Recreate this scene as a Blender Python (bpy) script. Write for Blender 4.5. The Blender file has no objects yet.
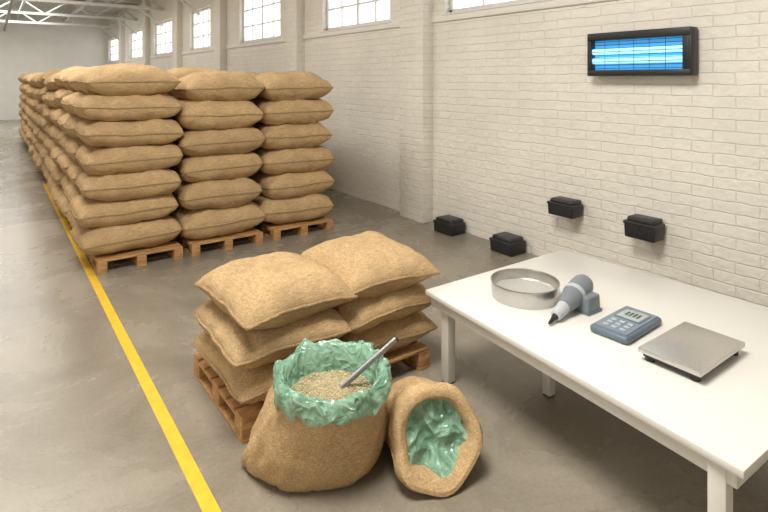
import bpy, bmesh, math, random
from mathutils import Vector, Matrix, noise
random.seed(7)
D=bpy.data; SC=bpy.context.scene
def col(o): SC.collection.objects.link(o); return o

# ---------------------------------------------------------------- materials
def newmat(name):
    m=D.materials.new(name); m.use_nodes=True
    nt=m.node_tree; return m,nt,nt.nodes['Principled BSDF']
def N(nt,t,**k):
    n=nt.nodes.new(t)
    return n
def c4(c): return (c[0],c[1],c[2],1)
def simple(name,c,rough=.5,metal=0,nscale=20,namt=.06,bump=0,bscale=60,coat=0):
    m,nt,p=newmat(name)
    p.inputs['Roughness'].default_value=rough; p.inputs['Metallic'].default_value=metal
    p.inputs['Coat Weight'].default_value=coat
    tc=N(nt,'ShaderNodeTexCoord'); no=N(nt,'ShaderNodeTexNoise'); no.inputs['Scale'].default_value=nscale; no.inputs['Detail'].default_value=4
    nt.links.new(tc.outputs['Object'],no.inputs['Vector'])
    r=N(nt,'ShaderNodeValToRGB')
    r.color_ramp.elements[0].position=.3; r.color_ramp.elements[1].position=.7
    r.color_ramp.elements[0].color=c4([x*(1-namt) for x in c]); r.color_ramp.elements[1].color=c4([min(1,x*(1+namt)) for x in c])
    nt.links.new(no.outputs['Fac'],r.inputs['Fac']); nt.links.new(r.outputs['Color'],p.inputs['Base Color'])
    if bump:
        n2=N(nt,'ShaderNodeTexNoise'); n2.inputs['Scale'].default_value=bscale
        nt.links.new(tc.outputs['Object'],n2.inputs['Vector'])
        b=N(nt,'ShaderNodeBump'); b.inputs['Strength'].default_value=bump; b.inputs['Distance'].default_value=.01
        nt.links.new(n2.outputs['Fac'],b.inputs['Height']); nt.links.new(b.outputs['Normal'],p.inputs['Normal'])
    return m

def burlap(name,c):
    m,nt,p=newmat(name); L=nt.links.new
    p.inputs['Roughness'].default_value=.95
    p.inputs['Specular IOR Level'].default_value=.15
    tc=N(nt,'ShaderNodeTexCoord')
    outs=[]
    for sc in ((14,130,130),(130,14,130)):
        mp=N(nt,'ShaderNodeMapping'); mp.inputs['Scale'].default_value=sc; L(tc.outputs['Object'],mp.inputs['Vector'])
        w=N(nt,'ShaderNodeTexNoise'); w.inputs['Scale'].default_value=1; w.inputs['Detail'].default_value=1; L(mp.outputs[0],w.inputs['Vector']); outs.append(w)
    fine=N(nt,'ShaderNodeTexNoise'); fine.inputs['Scale'].default_value=170; fine.inputs['Detail'].default_value=3; L(tc.outputs['Object'],fine.inputs['Vector'])
    big=N(nt,'ShaderNodeTexNoise'); big.inputs['Scale'].default_value=4.5; big.inputs['Detail'].default_value=4; L(tc.outputs['Object'],big.inputs['Vector'])
    oi=N(nt,'ShaderNodeObjectInfo')
    a=N(nt,'ShaderNodeMath'); a.operation='ADD'; L(outs[0].outputs['Fac'],a.inputs[0]); L(outs[1].outputs['Fac'],a.inputs[1])
    m1=N(nt,'ShaderNodeMath'); m1.operation='MULTIPLY_ADD'; L(a.outputs[0],m1.inputs[0]); m1.inputs[1].default_value=.39
    m2=N(nt,'ShaderNodeMath'); m2.operation='MULTIPLY'; L(fine.outputs['Fac'],m2.inputs[0]); m2.inputs[1].default_value=.22
    L(m2.outputs[0],m1.inputs[2])
    r=N(nt,'ShaderNodeValToRGB'); r.color_ramp.elements[0].position=.36; r.color_ramp.elements[1].position=.64
    r.color_ramp.elements[0].color=c4([x*.70 for x in c]); r.color_ramp.elements[1].color=c4([x*1.27 for x in c])
    L(m1.outputs[0],r.inputs['Fac'])
    hs=N(nt,'ShaderNodeHueSaturation')
    mr=N(nt,'ShaderNodeMapRange'); mr.inputs['To Min'].default_value=.9; mr.inputs['To Max'].default_value=1.08; L(oi.outputs['Random'],mr.inputs['Value'])
    mr2=N(nt,'ShaderNodeMapRange'); mr2.inputs['From Min'].default_value=.3; mr2.inputs['From Max'].default_value=.7; mr2.inputs['To Min'].default_value=.9; mr2.inputs['To Max'].default_value=1.08; L(big.outputs['Fac'],mr2.inputs['Value'])
    mm=N(nt,'ShaderNodeMath'); mm.operation='MULTIPLY'; L(mr.outputs[0],mm.inputs[0]); L(mr2.outputs[0],mm.inputs[1])
    L(mm.outputs[0],hs.inputs['Value']); L(r.outputs['Color'],hs.inputs['Color']); L(hs.outputs['Color'],p.inputs['Base Color'])
    bu=N(nt,'ShaderNodeBump'); bu.inputs['Strength'].default_value=.45; bu.inputs['Distance'].default_value=.005
    L(m1.outputs[0],bu.inputs['Height'])
    bu2=N(nt,'ShaderNodeBump'); bu2.inputs['Strength'].default_value=.4; bu2.inputs['Distance'].default_value=.03
    L(big.outputs['Fac'],bu2.inputs['Height']); L(bu.outputs['Normal'],bu2.inputs['Normal'])
    L(bu2.outputs['Normal'],p.inputs['Normal'])
    return m

def brick_paint(name,c,axis='Y'):
    m,nt,p=newmat(name); L=nt.links.new
    p.inputs['Roughness'].default_value=.5
    tc=N(nt,'ShaderNodeTexCoord'); s=N(nt,'ShaderNodeSeparateXYZ'); L(tc.outputs['Object'],s.inputs[0])
    co=N(nt,'ShaderNodeCombineXYZ'); L(s.outputs[axis],co.inputs[0]); L(s.outputs['Z'],co.inputs[1])
    nz=N(nt,'ShaderNodeTexNoise'); nz.inputs['Scale'].default_value=5; L(co.outputs[0],nz.inputs['Vector'])
    mx=N(nt,'ShaderNodeVectorMath'); mx.operation='MULTIPLY_ADD'; L(nz.outputs['Color'],mx.inputs[0]); mx.inputs[1].default_value=(.035,.035,0); L(co.outputs[0],mx.inputs[2])
    br=N(nt,'ShaderNodeTexBrick'); br.offset=.5
    br.inputs['Scale'].default_value=1; br.inputs['Brick Width'].default_value=.42; br.inputs['Row Height'].default_value=.118
    br.inputs['Mortar Size'].default_value=.010; br.inputs['Mortar Smooth'].default_value=1; br.inputs['Bias'].default_value=0
    br.inputs['Color1'].default_value=c4(c); br.inputs['Color2'].default_value=c4([x*.97 for x in c]); br.inputs['Mortar'].default_value=c4([x*.95 for x in c])
    L(mx.outputs[0],br.inputs['Vector'])
    sm=N(nt,'ShaderNodeTexNoise'); sm.inputs['Scale'].default_value=1.3; sm.inputs['Detail'].default_value=7; sm.inputs['Roughness'].default_value=.65; L(tc.outputs['Object'],sm.inputs['Vector'])
    smr=N(nt,'ShaderNodeMapRange'); smr.inputs['From Min'].default_value=.3; smr.inputs['From Max'].default_value=.7; smr.inputs['To Min'].default_value=.94; smr.inputs['To Max'].default_value=1.04; L(sm.outputs['Fac'],smr.inputs['Value'])
    hs=N(nt,'ShaderNodeHueSaturation'); L(br.outputs['Color'],hs.inputs['Color']); L(smr.outputs[0],hs.inputs['Value'])
    L(hs.outputs['Color'],p.inputs['Base Color'])
    n2=N(nt,'ShaderNodeTexNoise'); n2.inputs['Scale'].default_value=12; n2.inputs['Detail'].default_value=7; L(tc.outputs['Object'],n2.inputs['Vector'])
    h=N(nt,'ShaderNodeMath'); h.operation='MULTIPLY_ADD'; L(n2.outputs['Fac'],h.inputs[0]); h.inputs[1].default_value=2.6
    inv=N(nt,'ShaderNodeMath'); inv.operation='SUBTRACT'; inv.inputs[0].default_value=1; L(br.outputs['Fac'],inv.inputs[1]); L(inv.outputs[0],h.inputs[2])
    bu=N(nt,'ShaderNodeBump'); bu.inputs['Strength'].default_value=.6; bu.inputs['Distance'].default_value=.012; L(h.outputs[0],bu.inputs['Height']); L(bu.outputs['Normal'],p.inputs['Normal'])
    return m

def floor_mat():
    m,nt,p=newmat('polished_concrete'); L=nt.links.new
    tc=N(nt,'ShaderNodeTexCoord')
    n=N(nt,'ShaderNodeTexNoise'); n.inputs['Scale'].default_value=.8; n.inputs['Detail'].default_value=10; n.inputs['Roughness'].default_value=.66; n.inputs['Distortion'].default_value=.6
    L(tc.outputs['Object'],n.inputs['Vector'])
    r=N(nt,'ShaderNodeValToRGB'); e=r.color_ramp.elements
    e[0].position=.33; e[0].color=(.20,.172,.13,1); e[1].position=.68; e[1].color=(.345,.305,.245,1)
    L(n.outputs['Fac'],r.inputs['Fac'])
    n2=N(nt,'ShaderNodeTexNoise'); n2.inputs['Scale'].default_value=40; n2.inputs['Detail'].default_value=5; L(tc.outputs['Object'],n2.inputs['Vector'])
    mx=N(nt,'ShaderNodeMix'); mx.data_type='RGBA'; mx.blend_type='OVERLAY'; mx.inputs[0].default_value=.2
    L(r.outputs['Color'],mx.inputs[6]); L(n2.outputs['Fac'],mx.inputs[7]); L(mx.outputs[2],p.inputs['Base Color'])
    rr=N(nt,'ShaderNodeMapRange'); rr.inputs['To Min'].default_value=.16; rr.inputs['To Max'].default_value=.38; L(n.outputs['Fac'],rr.inputs['Value']); L(rr.outputs[0],p.inputs['Roughness'])
    bu=N(nt,'ShaderNodeBump'); bu.inputs['Strength'].default_value=.08; bu.inputs['Distance'].default_value=.01; L(n2.outputs['Fac'],bu.inputs['Height']); L(bu.outputs['Normal'],p.inputs['Normal'])
    return m
def wood_mat():
    m,nt,p=newmat('pallet_wood'); L=nt.links.new
    p.inputs['Roughness'].default_value=.75
    tc=N(nt,'ShaderNodeTexCoord'); mp=N(nt,'ShaderNodeMapping'); mp.inputs['Scale'].default_value=(3,14,14); L(tc.outputs['Object'],mp.inputs['Vector'])
    n=N(nt,'ShaderNodeTexNoise'); n.inputs['Scale'].default_value=2.5; n.inputs['Detail'].default_value=6; n.inputs['Distortion'].default_value=.8; L(mp.outputs[0],n.inputs['Vector'])
    r=N(nt,'ShaderNodeValToRGB'); e=r.color_ramp.elements; e[0].position=.3; e[0].color=(.36,.18,.065,1); e[1].position=.7; e[1].color=(.62,.36,.15,1)
    L(n.outputs['Fac'],r.inputs['Fac']); L(r.outputs['Color'],p.inputs['Base Color'])
    bu=N(nt,'ShaderNodeBump'); bu.inputs['Strength'].default_value=.2; bu.inputs['Distance'].default_value=.005; L(n.outputs['Fac'],bu.inputs['Height']); L(bu.outputs['Normal'],p.inputs['Normal'])
    return m
def emis(name,c,s):
    m,nt,p=newmat(name); p.inputs['Base Color'].default_value=c4(c); p.inputs['Emission Color'].default_value=c4(c); p.inputs['Emission Strength'].default_value=s
    return m
def liner_mat():
    m,nt,p=newmat('green_plastic_liner'); L=nt.links.new
    p.inputs['Roughness'].default_value=.2
    p.inputs['Alpha'].default_value=.84; p.inputs['Coat Weight'].default_value=.4; p.inputs['Coat Roughness'].default_value=.12
    tc=N(nt,'ShaderNodeTexCoord')
    def ridge(scale,dist):
        q=N(nt,'ShaderNodeTexNoise'); q.inputs['Scale'].default_value=scale; q.inputs['Detail'].default_value=1; q.inputs['Distortion'].default_value=dist; L(tc.outputs['Object'],q.inputs['Vector'])
        s=N(nt,'ShaderNodeMath'); s.operation='SUBTRACT'; L(q.outputs['Fac'],s.inputs[0]); s.inputs[1].default_value=.5
        a=N(nt,'ShaderNodeMath'); a.operation='ABSOLUTE'; L(s.outputs[0],a.inputs[0]); return a
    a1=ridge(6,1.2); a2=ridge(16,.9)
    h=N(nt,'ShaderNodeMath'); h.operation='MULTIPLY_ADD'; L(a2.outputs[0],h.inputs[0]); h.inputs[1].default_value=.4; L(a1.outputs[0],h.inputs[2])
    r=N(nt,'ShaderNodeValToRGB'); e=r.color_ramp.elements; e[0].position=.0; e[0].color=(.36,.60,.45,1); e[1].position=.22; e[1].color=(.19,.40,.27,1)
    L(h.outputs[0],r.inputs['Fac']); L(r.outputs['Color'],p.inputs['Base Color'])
    bu=N(nt,'ShaderNodeBump'); bu.invert=True; bu.inputs['Strength'].default_value=.75; bu.inputs['Distance'].default_value=.075; L(h.outputs[0],bu.inputs['Height']); L(bu.outputs['Normal'],p.inputs['Normal']); L(bu.outputs['Normal'],p.inputs['Coat Normal'])
    return m
def glass_mat():
    m,nt,p=newmat('window_glass'); p.inputs['Base Color'].default_value=(.9,.95,1,1); p.inputs['Roughness'].default_value=.05; p.inputs['Alpha'].default_value=.12
    return m

M_bur=burlap('burlap',(.50,.345,.183)); M_seam=simple('burlap_stitching',(.38,.255,.13),.95,nscale=80,namt=.35,bump=.5,bscale=150)
M_wall=brick_paint('painted_brick_cream',(.84,.805,.725),'Y')
M_plaster=simple('cream_plaster',(.80,.78,.72),.6,nscale=2,namt=.03)
M_floor=floor_mat(); M_ceil=simple('ceiling_paint',(.56,.55,.52),.7,nscale=3,namt=.04)
M_steel_w=simple('truss_paint',(.62,.62,.59),.5)
M_wood=wood_mat(); M_yel=simple('yellow_floor_paint',(.80,.49,.03),.4,nscale=14,namt=.12)
M_white=simple('white_laminate',(.79,.77,.73),.28,nscale=2,namt=.01); M_wleg=simple('white_powdercoat',(.76,.735,.68),.4,namt=.02)
M_black=simple('black_plastic',(.018,.018,.02),.42,nscale=30,namt=.2,bump=.1,bscale=200)
M_black2=simple('black_plastic_lid',(.022,.022,.024),.4,nscale=30,namt=.2)
M_steel=simple('brushed_steel',(.56,.55,.53),.3,1,nscale=120,namt=.08)
M_steel2=simple('steel_mesh',(.52,.50,.46),.6,.2,nscale=260,namt=.3)
M_plate=simple('scale_pan_steel',(.64,.62,.59),.33,.9,nscale=60,namt=.05)
M_probe=simple('probe_steel',(.34,.34,.34),.28,1,nscale=60)
M_grey=simple('grey_blue_plastic',(.20,.225,.25),.42,nscale=10,namt=.05)
M_greyl=simple('light_grey_plastic',(.50,.52,.54),.4,nscale=10,namt=.05)
M_blue=simple('slate_blue_plastic',(.12,.165,.21),.38,nscale=10,namt=.05)
M_bluel=simple('panel_blue_plastic',(.19,.245,.30),.4,nscale=10,namt=.05)
M_lcd=simple('lcd_screen',(.40,.46,.46),.15,nscale=8,namt=.1); M_btn=simple('button_grey',(.42,.48,.53),.5)
M_seg=simple('lcd_digits',(.06,.08,.09),.4)
M_frame=simple('window_frame_white',(.78,.77,.73),.45); M_glass=glass_mat()
M_liner=liner_mat()
M_grain=simple('grain',(.40,.33,.19),.7,nscale=60,namt=.35,bump=1.0,bscale=110)
M_grain2=simple('grain_kernel',(.50,.42,.25),.6,nscale=40,namt=.3)
M_uvp=emis('uv_reflector',(.05,.30,.62),.85); M_uvt=emis('uv_tube',(.38,.80,1.0),1.1)

# ---------------------------------------------------------------- builder
class B:
    def __init__(s,name): s.name=name; s.bm=bmesh.new(); s.mats=[]
    def mi(s,m):
        if m not in s.mats: s.mats.append(m)
        return s.mats.index(m)
    def merge(s,t,mat,M=None):
        i=s.mi(mat)
        if M is not None: bmesh.ops.transform(t,matrix=M,verts=t.verts)
        for f in t.faces: f.material_index=i; f.smooth=True
        me=D.meshes.new('tmp'); t.to_mesh(me); t.free(); s.bm.from_mesh(me); D.meshes.remove(me)
    def box(s,x0,x1,y0,y1,z0,z1,mat,bev=0,M=None,taper=0,seg=2):
        t=bmesh.new(); bmesh.ops.create_cube(t,size=1)
        for v in t.verts:
            k=1-taper if v.co.z>0 else 1
            v.co=Vector(((x0+x1)/2+v.co.x*k*(x1-x0),(y0+y1)/2+v.co.y*k*(y1-y0),(z0+z1)/2+v.co.z*(z1-z0)))
        if bev: bmesh.ops.bevel(t,geom=t.edges[:],offset=bev,segments=seg,profile=.5,affect='EDGES')
        s.merge(t,mat,M)
    def prism(s,quad,z0,z1,mat,bev=0,M=None):
        t=bmesh.new(); lo=[t.verts.new((x,y,z0)) for x,y in quad]; hi=[t.verts.new((x,y,z1)) for x,y in quad]
        n=len(quad); t.faces.new(lo[::-1]); t.faces.new(hi)
        for i in range(n): t.faces.new((lo[i],lo[(i+1)%n],hi[(i+1)%n],hi[i]))
        bmesh.ops.recalc_face_normals(t,faces=t.faces)
        if bev: bmesh.ops.bevel(t,geom=t.edges[:],offset=bev,segments=2,profile=.5,affect='EDGES')
        s.merge(t,mat,M)
    def lathe(s,prof,mat,segs=48,M=None,fn=None):
        t=bmesh.new(); rings=[]
        for k,(r,z) in enumerate(prof):
            if r<1e-6:
                p=Vector((0,0,z)); 
                if fn: p=fn(p,k,0)
                rings.append([t.verts.new(p)])
            else:
                ring=[]
                for i in range(segs):
                    a=2*math.pi*i/segs; p=Vector((r*math.cos(a),r*math.sin(a),z))
                    if fn: p=fn(p,k,a)
                    ring.append(t.verts.new(p))
                rings.append(ring)
        for a,b in zip(rings,rings[1:]):
            for i in range(segs):
                j=(i+1)%segs
                if len(a)==1 and len(b)==1: continue
                if len(a)==1: t.faces.new((a[0],b[j],b[i]))
                elif len(b)==1: t.faces.new((a[i],a[j],b[0]))
                else: t.faces.new((a[i],a[j],b[j],b[i]))
        bmesh.ops.recalc_face_normals(t,faces=t.faces)
        s.merge(t,mat,M)
    def tube(s,pts,r,mat,segs=6,closed=False,M=None):
        t=bmesh.new(); pts=[Vector(p) for p in pts]; n=len(pts); rings=[]
        for i,p in enumerate(pts):
            a=pts[(i-1)%n] if (closed or i>0) else p; b=pts[(i+1)%n] if (closed or i<n-1) else p
            d=(b-a).normalized(); up=Vector((0,0,1)) if abs(d.z)<.9 else Vector((1,0,0))
            x=d.cross(up).normalized(); y=d.cross(x)
            rings.append([t.verts.new(p+x*r*math.cos(q)+y*r*math.sin(q)) for q in [2*math.pi*k/segs for k in range(segs)]])
        for i in range(n if closed else n-1):
            a=rings[i]; b=rings[(i+1)%n]
            for k in range(segs): t.faces.new((a[k],a[(k+1)%segs],b[(k+1)%segs],b[k]))
        if not closed: t.faces.new(rings[0]); t.faces.new(rings[-1])
        bmesh.ops.recalc_face_normals(t,faces=t.faces)
        s.merge(t,mat,M)
    def mesh(s,origin=None,angle=35):
        if origin is not None: bmesh.ops.translate(s.bm,vec=-Vector(origin),verts=s.bm.verts)
        me=D.meshes.new(s.name); s.bm.to_mesh(me); s.bm.free()
        for m in s.mats: me.materials.append(m)
        me.set_sharp_from_angle(angle=math.radians(angle)); return me
    def obj(s,origin=None,angle=35):
        if origin is None:
            vs=[v.co for v in s.bm.verts]
            origin=((min(v.x for v in vs)+max(v.x for v in vs))/2,(min(v.y for v in vs)+max(v.y for v in vs))/2,min(v.z for v in vs))
        o=D.objects.new(s.name,s.mesh(origin,angle)); o.location=origin; return col(o)

# ---------------------------------------------------------------- room
XL,XR,Y0,Y1,ZC=-6.0,6.0,-4.0,38.6,6.2
b=B('floor'); b.box(XL-.3,XR+.3,Y0-.3,Y1+.3,-.2,0,M_floor); b.obj((0,0,0))
b=B('ceiling'); b.box(XL-.3,XR+.3,Y0-.3,Y1+.3,ZC,ZC+.2,M_ceil)
y=Y0
while y<Y1: b.box(XL,XR,y,y+.06,ZC-.05,ZC,M_ceil); y+=.6
b.obj((0,0,0))
wins=[(-.9,1.6),(3.6,6.56),(8.07,10.6),(12.8,15.6),(18.3,20.6),(23.1,26.2),(28.2,31.6),(34.6,38.0)]
ZS,ZT=3.47,4.9
b=B('wall_right'); b.box(XR,XR+.3,Y0,Y1,0,ZS,M_wall); b.box(XR,XR+.3,Y0,Y1,ZT,ZC,M_wall)
yy=Y0
for a,c in wins: b.box(XR,XR+.3,yy,a,ZS,ZT,M_wall); yy=c
b.box(XR,XR+.3,yy,Y1,ZS,ZT,M_wall)
b.obj((0,0,0))
b=B('wall_left'); b.box(XL-.3,XL,Y0,Y1,0,ZC,M_wall); b.obj((0,0,0))
b=B('wall_far'); b.box(XL-.3,XR+.3,Y1,Y1+.3,0,ZC,M_plaster); b.obj((0,0,0))
b=B('wall_near'); b.box(XL-.3,XR+.3,Y0-.3,Y0,0,ZC,M_plaster); b.obj((0,0,0))
for i,(a,c) in enumerate([(6.86,7.5),(11.45,12.1),(16.7,17.3),(21.6,22.2),(26.9,27.5),(32.8,33.4)]):
    b=B('trim_%d'%(i+1)); b.box(XR-.22,XR+.02,a,c,0,ZC,M_wall,.012); b.obj((0,0,0))
b=B('trim_7'); b.box(XR-.035,XR,Y0,Y1,ZS-.13,ZS-.03,M_plaster,.008); b.obj((0,0,0))
for i,(a,c) in enumerate(wins):
    b=B('window_%d'%(i+1)); f=.07
    x0,x1=XR+.1,XR+.17
    b.box(x0,x1,a,a+f,ZS,ZT,M_frame,.008); b.box(x0,x1,c-f,c,ZS,ZT,M_frame,.008)
    b.box(x0,x1,a,c,ZS,ZS+f,M_frame,.008); b.box(x0,x1,a,c,ZT-f,ZT,M_frame,.008)
    n=4
    for k in range(1,n):
        yk=a+(c-a)*k/n; w=.035 if k==2 else .018; b.box(x0+.01,x1-.01,yk-w,yk+w,ZS+f,ZT-f,M_frame)
    for k in (1,2):
        zk=ZS+(ZT-ZS)*k/3; b.box(x0+.012,x1-.012,a+f,c-f,zk-.018,zk+.018,M_frame)
    b.box(x0+.03,x0+.036,a+f/2,c-f/2,ZS+f/2,ZT-f/2,M_glass)
    b.box(XR-.05,XR+.1,a-.04,c+.04,ZS-.035,ZS,M_frame,.008)
    b.obj()
for k,yt in enumerate([5,10,14.5,19.4,24.5,29.6,34.5]):
    b=B('roof_truss')
    b.box(XL,XR-.0,yt-.06,yt+.06,5.36,5.48,M_steel_w); b.box(XL,XR,yt-.06,yt+.06,6.05,6.15,M_steel_w)
    xs=[XL+i*1.0 for i in range(13)]
    for i in range(12):
        z0,z1=(5.42,6.1) if i%2==0 else (6.1,5.42)
        b.tube([(xs[i],yt,z0),(xs[i+1],yt,z1)],.035,M_steel_w,8)
    b.tube([(XR,yt,4.7),(XR-1.0,yt,5.4)],.05,M_steel_w,8)
    b.obj()
for xp in (1.2,3.6):
    b=B('ceiling_purlin'); b.box(xp-.05,xp+.05,Y0,Y1,5.9,6.04,M_steel_w); b.obj()
b=B('ceiling_pipe'); b.tube([(.6,Y0,5.25),(.6,Y1,5.25)],.06,simple('pipe_grey',(.3,.3,.3),.5),12); b.obj()
b=B('floor_line_marking'); b.box(.945,1.03,Y0,14.6,0,.003,M_yel); b.obj()
# ---------------------------------------------------------------- sacks
def sack_mesh(name,seed,L,W,H,ex=.38,pn=2.8,ear=.05,wr=1.0,NU=34,NV=28,top=1.0,drop=0,rnd=.06,rope=.0085,crs=0):
    b=B(name); t=bmesh.new(); sv=seed*13.7
    def nz(x,y,z): return noise.noise(Vector((x+sv,y-sv,z+sv*.5)))
    def uvp(u,v,side):
        th=(max(0,(1-abs(u)**pn))*max(0,(1-abs(v)**pn)))**ex
        au,av=abs(u),abs(v)
        x=L/2*u*(1-ear*(1-v*v)*.8-rnd*(av**5)*(au)); y=W/2*v*(1-ear*(1-u*u)*.8-rnd*(au**5)*av)
        z=H/2*th*(top if side>0 else 1)*(1 if side else 0)*side
        z+= .018*nz(u*1.6,v*1.6,3)
        pl=nz(v*6,0,side*4)*au**4+nz(9,u*6,side*4)*av**4
        dd=.026*nz(u*2.2,v*2.2,side*2)+.010*nz(u*5,v*5,side*3)+.026*pl
        dd+=.03*nz(math.atan2(v,u)*5,7,side)*(au*av)**2
        if crs:
            q=abs(nz(u*1.5+v*.8,v*2.6-u*.7,side*6)); dd-=crs*math.exp(-(q/.06)**2)*(.15+.85*max(au,av)**2)
        dd*=wr*min(1,th*1.6)*H/.3
        z+=side*dd
        e=max(au,av)**4
        x+=.014*nz(u*3,v*3,9)*e; y+=.014*nz(v*3,u*3,12)*e
        z-=drop*(au*av)**3
        return Vector((x,y,z))
    us=[math.sin(math.pi/2*(-1+2*i/NU)) for i in range(NU+1)]; vs=[math.sin(math.pi/2*(-1+2*j/NV)) for j in range(NV+1)]
    G={}
    for i,u in enumerate(us):
        for j,v in enumerate(vs):
            bd=i in(0,NU) or j in (0,NV)
            if bd: G[i,j,1]=G[i,j,-1]=t.verts.new(uvp(u,v,0))
            else:
                G[i,j,1]=t.verts.new(uvp(u,v,1)); G[i,j,-1]=t.verts.new(uvp(u,v,-1))
    for i in range(NU):
        for j in range(NV):
            for s in (1,-1):
                q=[G[i,j,s],G[i+1,j,s],G[i+1,j+1,s],G[i,j+1,s]]
                if s<0: q=q[::-1]
                try: t.faces.new(q)
                except ValueError: pass
    path=[G[i,0,1].co.copy() for i in range(NU)]+[G[NU,j,1].co.copy() for j in range(NV)]+[G[i,NV,1].co.copy() for i in range(NU,0,-1)]+[G[0,j,1].co.copy() for j in range(NV,0,-1)]
    path=[p+Vector((p.x,p.y,0)).normalized()*.005 for p in path]
    pp=[path[0]]
    for p in path[1:]:
        if (p-pp[-1]).length>.012: pp.append(p)
    b.merge(t,M_bur); b.tube(pp,rope,M_seam,6,closed=True)
    return b.mesh(None,60)

def pallet_mesh(name,LX,LY,H):
    b=B(name); bt=.022
    n=7; w=LY/n*.80
    for k in range(n):
        yc=-LY/2+w/2+(LY-w)*k/(n-1); b.box(-LX/2,LX/2,yc-w/2,yc+w/2,H-bt,H,M_wood,.003)
    for xk in (-LX/2+.055,0,LX/2-.055):
        b.box(xk-.055,xk+.055,-LY/2,LY/2,H-2*bt,H-bt,M_wood,.003)
        for yk in (-LY/2+.07,0,LY/2-.07): b.box(xk-.055,xk+.055,yk-.07,yk+.07,bt,H-2*bt,M_wood,.004)
        b.box(xk-.055,xk+.055,-LY/2,LY/2,0,bt,M_wood,.003)
    return b.mesh(None)

PH=.16
big7=[sack_mesh('sack_a%d'%k,k+1,1.20,1.00,.425,ex=.42,pn=4.0,ear=.035,rnd=.06,wr=.8,crs=.018,NU=44,NV=36) for k in range(4)]
topm=[sack_mesh('sack_t%d'%k,k+11,1.17,1.0,.47,ex=.5,pn=3.0,ear=.05,rnd=.06,wr=.75,crs=.016,NU=44,NV=36) for k in range(3)]
pm=pallet_mesh('pallet_big',1.02,1.0,PH)
colsX=[(1.50,7,.336,1.0),(2.68,6,.378,1.0),(3.87,6,.378,1.0)]
rows=18
rr=random.Random(21)
for r in range(rows):
    yc=7.95+r*1.05
    for ci,(xc,nl,pitch,sx) in enumerate(colsX):
        p=D.objects.new('wooden_pallet',pm); p.location=(xc+.02+(.04 if ci==0 else 0),yc-.03,0); col(p)
        e=D.objects.new('burlap_sack_stack',None); e.location=(xc,yc,PH); e.empty_display_size=.2; col(e)
        ph=pitch*(1 if r==0 else rr.uniform(.97,1.03))
        n=nl
        for k in range(n):
            last=k==n-1
            me=rr.choice(topm if last else big7)
            o=D.objects.new('sack_layer_%d'%(k+1),me); col(o); o.parent=e
            o.location=(rr.uniform(-.04,.04)-(.02 if ci==0 else 0),rr.uniform(-.035,.035),ph*(k+.5)+.028)
            o.rotation_euler=(rr.uniform(-.02,.02),rr.uniform(-.025,.025),rr.uniform(-.04,.04)+(math.pi if rr.random()<.5 else 0))
            o.scale=(sx*rr.uniform(.97,1.03),rr.uniform(.98,1.02),ph/.36*rr.uniform(.98,1.03))
pmf=pallet_mesh('pallet_front',1.62,1.05,.17)
p=D.objects.new('wooden_pallet',pmf); p.location=(2.14,3.94,0); col(p)
fm=[sack_mesh('sack_f%d'%k,k+31,.92,1.02,.32,ex=.45,pn=3.2,ear=.05,wr=.8,NU=60,NV=60,drop=.02,rope=.011,crs=.016) for k in range(3)]
ft=[sack_mesh('sack_ft%d'%k,k+51,.92,1.0,.39,ex=.52,pn=2.7,ear=.09,wr=.65,NU=76,NV=76,drop=.03,rope=.012,crs=.016) for k in range(2)]
for si,xc in enumerate((1.745,2.60)):
    e=D.objects.new('burlap_sack_stack',None); e.location=(xc,3.85,.17); e.empty_display_size=.2; col(e)
    for k in range(3):
        me=ft[si] if k==2 else fm[(k+si)%3]
        o=D.objects.new('sack_layer_%d'%(k+1),me); col(o); o.parent=e
        o.location=([(.0,.03),(-.03,.0),(.0,-.02)][k][0],[(.0,.03),(-.03,.0),(.0,-.02)][k][1]+(.03 if si else 0),.155+.245*k)
        o.rotation_euler=(0,(.02 if k==2 and si==0 else 0),[.02,-.03,.05][k]*(1 if si==0 else -1))
# ---------------------------------------------------------------- open sack
F=Vector((.588,.809,0)); R=Vector((.809,-.588,0))
def frame(pos):
    M=Matrix.Identity(4)
    M.col[0]=(R.x,R.y,0,0); M.col[1]=(F.x,F.y,0,0); M.col[2]=(0,0,1,0); M.col[3]=(pos[0],pos[1],pos[2],1)
    return M
OX,OY=.115,-.10
b=B('open_grain_sack'); Mf=frame((1.655,3.02,0))
def bodyfn(p,k,a):
    h=max(0,min(1,p.z/.6)); n1=noise.noise(Vector((math.cos(a)*1.7,math.sin(a)*1.7,p.z*3)))
    n2=noise.noise(Vector((math.cos(a)*4,math.sin(a)*4,p.z*6+9)))
    n3=noise.noise(Vector((math.cos(a)*9,math.sin(a)*9,p.z*1.2)))
    n4=abs(noise.noise(Vector((math.cos(a)*2.5+p.z*1.5,math.sin(a)*2.5,p.z*7+2))))
    s=1+.04*n1+.03*n2+.035*n3*h-.03*math.exp(-(n4/.07)**2)
    x=p.x*s; y=p.y*s*(.76+.12*h)
    ear=max(0,1-abs(math.atan2(math.sin(a-math.radians(195)),math.cos(a-math.radians(195))))/.5)
    if p.z<.22: x-= ear*.07*(1-p.z/.22)
    x+=OX*h; y+=OY*h
    z=p.z+.015*n2*(1 if p.z>.02 else 0)
    return Vector((x,y,max(z,.0)))
prof=[(0,.0),(.25,0),(.36,.0),(.395,.02),(.412,.06),(.42,.10),(.42,.14),(.42,.18),(.415,.22),(.408,.26),(.40,.30),(.39,.34),(.38,.38),(.37,.42),(.355,.46),(.34,.50),(.325,.53),(.31,.54),(.295,.52)]
b.lathe(prof,M_bur,120,Mf,bodyfn)
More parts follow.
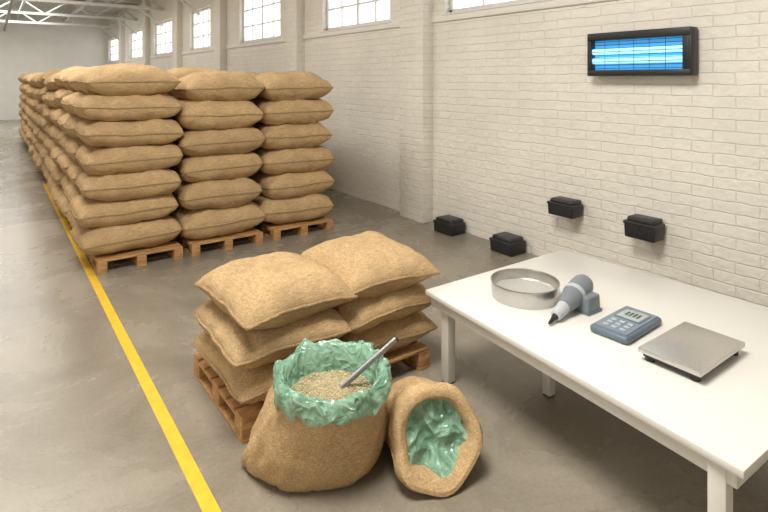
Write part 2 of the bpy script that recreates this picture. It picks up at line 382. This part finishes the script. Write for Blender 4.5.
def linfn(p,k,a):
    c,s=math.cos(a),math.sin(a)
    n1=noise.noise(Vector((c*2.0,s*2.0,k*.08))); n2=noise.noise(Vector((c*4.5+3,s*4.5,k*.13+3)))
    rg=1-2.6*abs(noise.noise(Vector((c*5+p.z*5,s*5-p.z*3,k*.06+8)))); rg2=1-2.2*abs(noise.noise(Vector((c*10-p.z*6,s*10+p.z*6,k*.12+1))))
    amp=[.2,.4,.6,.7,.8,.9,.9,.9,1,1.1,1.2,1.2,1.2,1.2][min(k,13)]
    sc=1+amp*(.05*n1+.06*n2+.030*rg+.014*rg2)
    x=p.x*sc+OX; y=p.y*sc*.92+OY
    z=p.z+amp*(.03*n1+.025*n2+.010*rg+.004*rg2)+.07*(p.y)*min(1,k/4)
    if k>=9: z+=.04*n2
    return Vector((x,y,z))
lp=[(.20,.40),(.245,.45),(.258,.49),(.266,.53),(.274,.565),(.284,.595),(.298,.618),(.315,.628),(.33,.62),(.342,.60),(.35,.57),(.355,.545),(.358,.52),(.352,.50)]
b.lathe(lp,M_liner,220,Mf,linfn)
def gfn(p,k,a):
    n=noise.noise(Vector((p.x*9,p.y*9,1)))
    return Vector((p.x+OX,p.y*.9+OY,p.z+.012*n))
b.lathe([(0,.525),(.05,.523),(.1,.516),(.15,.506),(.2,.495),(.255,.48)],M_grain,48,Mf,gfn)
r5=random.Random(5); t=bmesh.new()
for i in range(1700):
    q=math.sqrt(r5.random())*.25; a=r5.random()*6.283
    pz=.525-.04*(q/.25)**1.5+.012*noise.noise(Vector((q*math.cos(a)*9,q*math.sin(a)*9,1)))+.002
    m=Matrix.Translation((q*math.cos(a)+OX,q*math.sin(a)*.9+OY,pz))@Matrix.Rotation(r5.random()*6.28,4,'Z')@Matrix.Rotation(r5.uniform(-.5,.5),4,'Y')@Matrix.Diagonal((.0075,.004,.0035,1))
    bmesh.ops.create_icosphere(t,subdivisions=1,radius=1,matrix=m)
b.merge(t,M_grain2,Mf)
b.obj()
b=B('grain_sampling_probe')
A=Vector((1.73,2.82,.515)); E=Vector((2.08,2.735,.745))
d=(E-A)
b.tube([A-d*.02,A+d*.3,E],.0165,M_probe,14); b.tube([E-d*.001,E+d.normalized()*.012],.018,M_black,14)
b.obj()
# ---------------------------------------------------------------- slumped open sack
b=B('slumped_burlap_sack')
Bk=Vector((2.38,2.96,.16)); Mo=Vector((2.16,2.43,.25)); ax=(Mo-Bk).normalized(); Ln=(Mo-Bk).length
ux=Vector((0,0,1)).cross(ax).normalized(); uy=ax.cross(ux)
MF=Matrix.Identity(4); MF.col[0]=(*ux,0); MF.col[1]=(*uy,0); MF.col[2]=(*ax,0); MF.col[3]=(*Bk,1)
L=Ln
def shear(p):
    h=max(0,p.z/L)
    p=p.copy(); p.z-=max(0,h-.25)*.42*(p.y)
    return p
def fall(p,k,a):
    c,s=math.cos(a),math.sin(a)
    n1=noise.noise(Vector((c*1.4+4,s*1.4,p.z*2.5))); n2=noise.noise(Vector((c*3+1,s*3,p.z*9))); n3=noise.noise(Vector((c*7,s*7,p.z*3)))
    n4=noise.noise(Vector((c*1.2,s*1.2,p.z*16+5))); n5=abs(noise.noise(Vector((c*1.6,s*1.6,p.z*9+15))))
    lip=1 if k<12 else (.5 if k<15 else .15)
    sc=1+.15*n1+.08*n2*lip+.03*n3*lip+.06*n4*lip-.09*math.exp(-(n5/.08)**2)*(1 if k<14 else 0)
    h=max(0,min(1,p.z/L))
    y=p.y*sc*(.76+.23*h)-.03*(1-h); x=p.x*sc*(1.12-.08*h)
    q=MF@shear(Vector((x,y,p.z+.02*n1)))
    if k<15:
        fl_=.004+.004*abs(n3)
        if q.z<.05: q.z=fl_+(q.z+.1)*.3 if q.z>-.1 else fl_
    else: q.z=max(q.z,.012)
    return q
b.lathe([(0,-.05),(.10,-.05),(.175,-.03),(.215,.02),(.235,.08),(.24,.13),(.245,.18),(.248,.22),(.25,.26),(.252,.31),(.255,.36),(.262,.42),(.268,.48),(.270,L-.08),(.272,L-.04),(.268,L),(.254,L+.025),(.232,L+.03),(.208,L+.018),(.19,L-.01),(.182,L-.06),(.18,L-.14),(.17,L-.25),(.0,L-.3)],M_bur,120,None,fall)
def fl(p,k,a):
    n1=noise.noise(Vector((p.x*7,p.y*7,3))); rg=1-abs(noise.noise(Vector((p.x*6+3,p.y*7,1))))*2.8; rg2=1-abs(noise.noise(Vector((p.x*14+3,p.y*12+p.x*6,5))))*2.4
    nn=noise.noise(Vector((math.cos(a)*1.4+4,math.sin(a)*1.4,L*2.3)))
    q=MF@shear(Vector((p.x*(1+.15*nn)*1.04,p.y*(1+.15*nn)*.97,p.z+.04*n1+.035*rg+.016*rg2)))
    q.z=max(q.z,.02+.01*rg2); return q
b.lathe([(0,L-.11)]+[(.192*i/26,L-.11+.05*(i/26)**2) for i in range(1,27)],M_liner,140,None,fl)
b.obj()
# ---------------------------------------------------------------- table
TZ=.70
b=B('work_table')
q=[(2.635,.975),(4.72,.93),(4.60,3.315),(2.83,3.33)]
b.prism(q,TZ-.04,TZ,M_white,.006)
cx=sum(p[0] for p in q)/4; cy=sum(p[1] for p in q)/4
def ins(p,k): return (cx+(p[0]-cx)*k,cy+(p[1]-cy)*k)
qi=[ins(p,.965) for p in q]
for i in range(4):
    a=Vector(qi[i]); c=Vector(qi[(i+1)%4]); d=(c-a).normalized(); nrm=Vector((-d.y,d.x))*.022
    b.prism([tuple(a),tuple(c),tuple(c+nrm),tuple(a+nrm)],TZ-.12,TZ-.038,M_wleg,.002)
def leg(x,y,w=.08): b.box(x-w/2,x+w/2,y-w/2,y+w/2,0.012,TZ-.04,M_wleg,.006); b.box(x-w/2+.006,x+w/2-.006,y-w/2+.006,y+w/2-.006,0,.014,M_black)
for (x,y) in [(q[0][0]+.075,q[0][1]+.125),(q[1][0]-.09,q[1][1]+.09),(q[2][0]-.09,q[2][1]-.09),(q[3][0]+.095,q[3][1]-.17)]: leg(x,y)
leg(3.42,2.58,.07); b.box(3.39,3.45,1.0,3.28,TZ-.09,TZ-.04,M_wleg)
b.obj()
b=B('test_sieve'); S=Matrix.Translation((3.375,2.77,TZ)); r=.258
b.lathe([(r-.012,.0),(r-.004,.0),(r-.004,.028),(r,.034),(r,.115),(r+.006,.12),(r+.005,.128),(r-.003,.128),(r-.006,.118),(r-.007,.05),(r-.012,.045),(r-.012,0)],M_steel,96,S)
b.lathe([(0,.045),(.1,.045),(.2,.045),(r-.008,.046)],M_steel2,64,S)
b.obj()
b=B('bench_scale')
x0,x1,y0,y1=3.17,3.765,1.385,1.745
b.box(x0+.02,x1-.02,y0+.02,y1-.02,TZ+.024,TZ+.05,M_black,.006); b.box(x0,x1,y0,y1,TZ+.046,TZ+.077,M_plate,.007)
for x in (x0+.05,x1-.05):
    for y in (y0+.05,y1-.05): b.lathe([(0,0),(.028,0),(.03,.006),(.024,.03),(0,.03)],M_black,20,Matrix.Translation((x,y,TZ)))
b.obj()
b=B('handheld_moisture_meter')
Mm=Matrix.Translation((3.505,2.01,TZ))@Matrix.Rotation(math.radians(3),4,'Z')@Matrix.Diagonal((.96,1.0,.85,1))
b.box(-.26,.26,-.135,.135,0,.062,M_blue,.028,Mm,0,4); b.box(-.225,.235,-.112,.112,.058,.068,M_bluel,.004,Mm)
b.box(.0,.19,-.09,.09,.066,.072,M_blue,.002,Mm); b.box(.012,.178,-.078,.078,.070,.0745,M_lcd,.001,Mm)
for k in range(4): b.box(.06,.135,-.05+.026*k,-.034+.026*k,.0745,.0755,M_seg,0,Mm)
for i in range(3):
    for j in range(3): b.box(-.19+i*.056,-.158+i*.056,-.078+j*.058,-.042+j*.058,.067,.0735,M_btn,.003,Mm)
b.obj()
b=B('handheld_probe_meter')
T0=Vector((3.105,2.335,TZ+.022)); T1=Vector((3.66,2.43,TZ+.15)); ax=(T1-T0).normalized(); Ln=(T1-T0).length
ux=Vector((0,0,1)).cross(ax).normalized(); uy=ax.cross(ux)
MT=Matrix.Identity(4); MT.col[0]=(*ux,0); MT.col[1]=(*uy,0); MT.col[2]=(*ax,0); MT.col[3]=(*T0,1)
b.lathe([(0,-.01),(.008,-.008),(.012,.01),(.016,.05),(.022,.08),(.024,.085)],M_black,32,MT)
b.lathe([(.024,.083),(.036,.09),(.04,.13),(.045,.19),(.047,.215)],M_greyl,32,MT)
b.lathe([(.047,.213),(.054,.218),(.054,.232),(.052,.24)],M_grey,32,MT)
b.lathe([(.052,.238),(.06,.27),(.068,.31),(.078,.38),(.082,.44),(.082,.50),(.078,.545),(.066,.575),(.04,.59),(0,.594)],M_grey,40,MT)
b.lathe([(.0795,.372),(.083,.38),(.085,.40),(.083,.41)],M_greyl,40,MT)
b.box(3.46,3.62,2.27,2.40,TZ,TZ+.125,M_grey,.016,None,.06,3); b.box(3.455,3.625,2.262,2.408,TZ,TZ+.02,M_blue,.006)
b.obj()
# ---------------------------------------------------------------- uv insect lamp
b=B('uv_insect_killer_lamp')
y0,y1,z0,z1=2.635,3.845,2.435,2.945; xf=5.83; xb=5.975
b.box(5.93,xb,y0+.02,y1-.02,z0+.02,z1-.02,M_black,.006)
b.box(xf,xb,y0,y0+.10,z0,z1,M_black,.016); b.box(xf,xb,y1-.05,y1,z0,z1,M_black,.012)
b.box(xf-.01,xb,y0+.01,y1-.01,z1-.09,z1,M_black,.012); b.box(xf-.01,xb,y0+.01,y1-.01,z0,z0+.07,M_black,.012)
b.box(xf-.012,xf+.03,y0+.025,y0+.065,z0+.1,z1-.1,M_black2,.006)
b.box(5.925,5.935,y0+.10,y1-.05,z0+.07,z1-.09,M_uvp)
for z in (z0+.18,z0+.29): b.tube([(5.895,y0+.10,z),(5.895,y1-.05,z)],.036,M_uvt,16)
for k in range(9):
    z=z0+.07+(z1-z0-.16)*(k+.5)/9; b.tube([(xf+.012,y0+.09,z),(xf+.012,y1-.04,z)],.004,M_black,5)
for k in range(1,6):
    y=y0+.10+(y1-y0-.15)*k/6; b.tube([(xf+.016,y,z0+.06),(xf+.016,y,z1-.08)],.003,M_black,5)
b.obj((5.9,(y0+y1)/2,z0))
def bait(name,x1,yc,z,w,dpt,h,wall):
    b=B(name); x0=x1-dpt
    b.box(x0,x1,yc-w/2,yc+w/2,z,z+h*.66,M_black,.018,None,-.04,3)
    b.box(x0-.012,x1,yc-w/2-.012,yc+w/2+.012,z+h*.62,z+h*.78,M_black2,.012,None,0,3)
    b.box(x0+.01,x1-.004,yc-w/2+.012,yc+w/2-.012,z+h*.74,z+h,M_black2,.02,None,.08,3)
    b.box(x0-.004,x0+.01,yc-w*.06,yc+w*.06,z+h*.4,z+h*.8,M_black,.004)
    if wall: b.box(x1-.02,5.985,yc-w*.4,yc+w*.4,z-.01,z+h*.95,M_black,.004)
    b.obj()
bait('rodent_bait_box',5.965,4.17,.68,.36,.22,.21,True)
bait('rodent_bait_box',5.965,3.15,.635,.34,.22,.235,True)
bait('rodent_bait_box',5.95,6.24,.0,.40,.30,.23,False)
bait('rodent_bait_box',5.95,5.06,.02-.02,.38,.30,.23,False)
# ---------------------------------------------------------------- lights
def area(name,loc,sx,sy,p,c,rot=(0,0,0)):
    l=D.lights.new(name,'AREA'); l.shape='RECTANGLE'; l.size=sx; l.size_y=sy; l.energy=p; l.color=c
    o=D.objects.new(name,l); o.location=loc; o.rotation_euler=rot; col(o)
area('overhead_fill',(.8,2.4,6.0),2.0,2.0,470,(1,.96,.89))  # unseen overhead area lights, added to brighten the hall; no fixtures modelled
area('overhead_fill',(0,10,6.0),3,5,430,(1,.96,.90))
area('overhead_fill',(0,20,6.0),5,7,480,(1,.97,.92))
area('overhead_fill',(0,31,6.0),5,7,620,(1,.98,.95))
area('side_fill',(-5.6,2.5,4.2),6,2.6,170,(1,.97,.92),(0,math.radians(-75),0))  # added side fill, unseen, in front of the closed left wall
w=D.worlds.new('World'); SC.world=w; w.use_nodes=True
bg=w.node_tree.nodes['Background']; bg.inputs[0].default_value=(.95,.97,1,1); bg.inputs[1].default_value=2.8
# ---------------------------------------------------------------- camera
cam=D.cameras.new('camera'); cam.sensor_width=36; cam.lens=540/768*36; cam.shift_y=-177/768; cam.clip_end=200
co=D.objects.new('camera',cam); co.location=(0,0,2.4); co.rotation_euler=(math.radians(90),0,math.radians(-36)); col(co); SC.camera=co
SC.view_settings.view_transform='Standard'
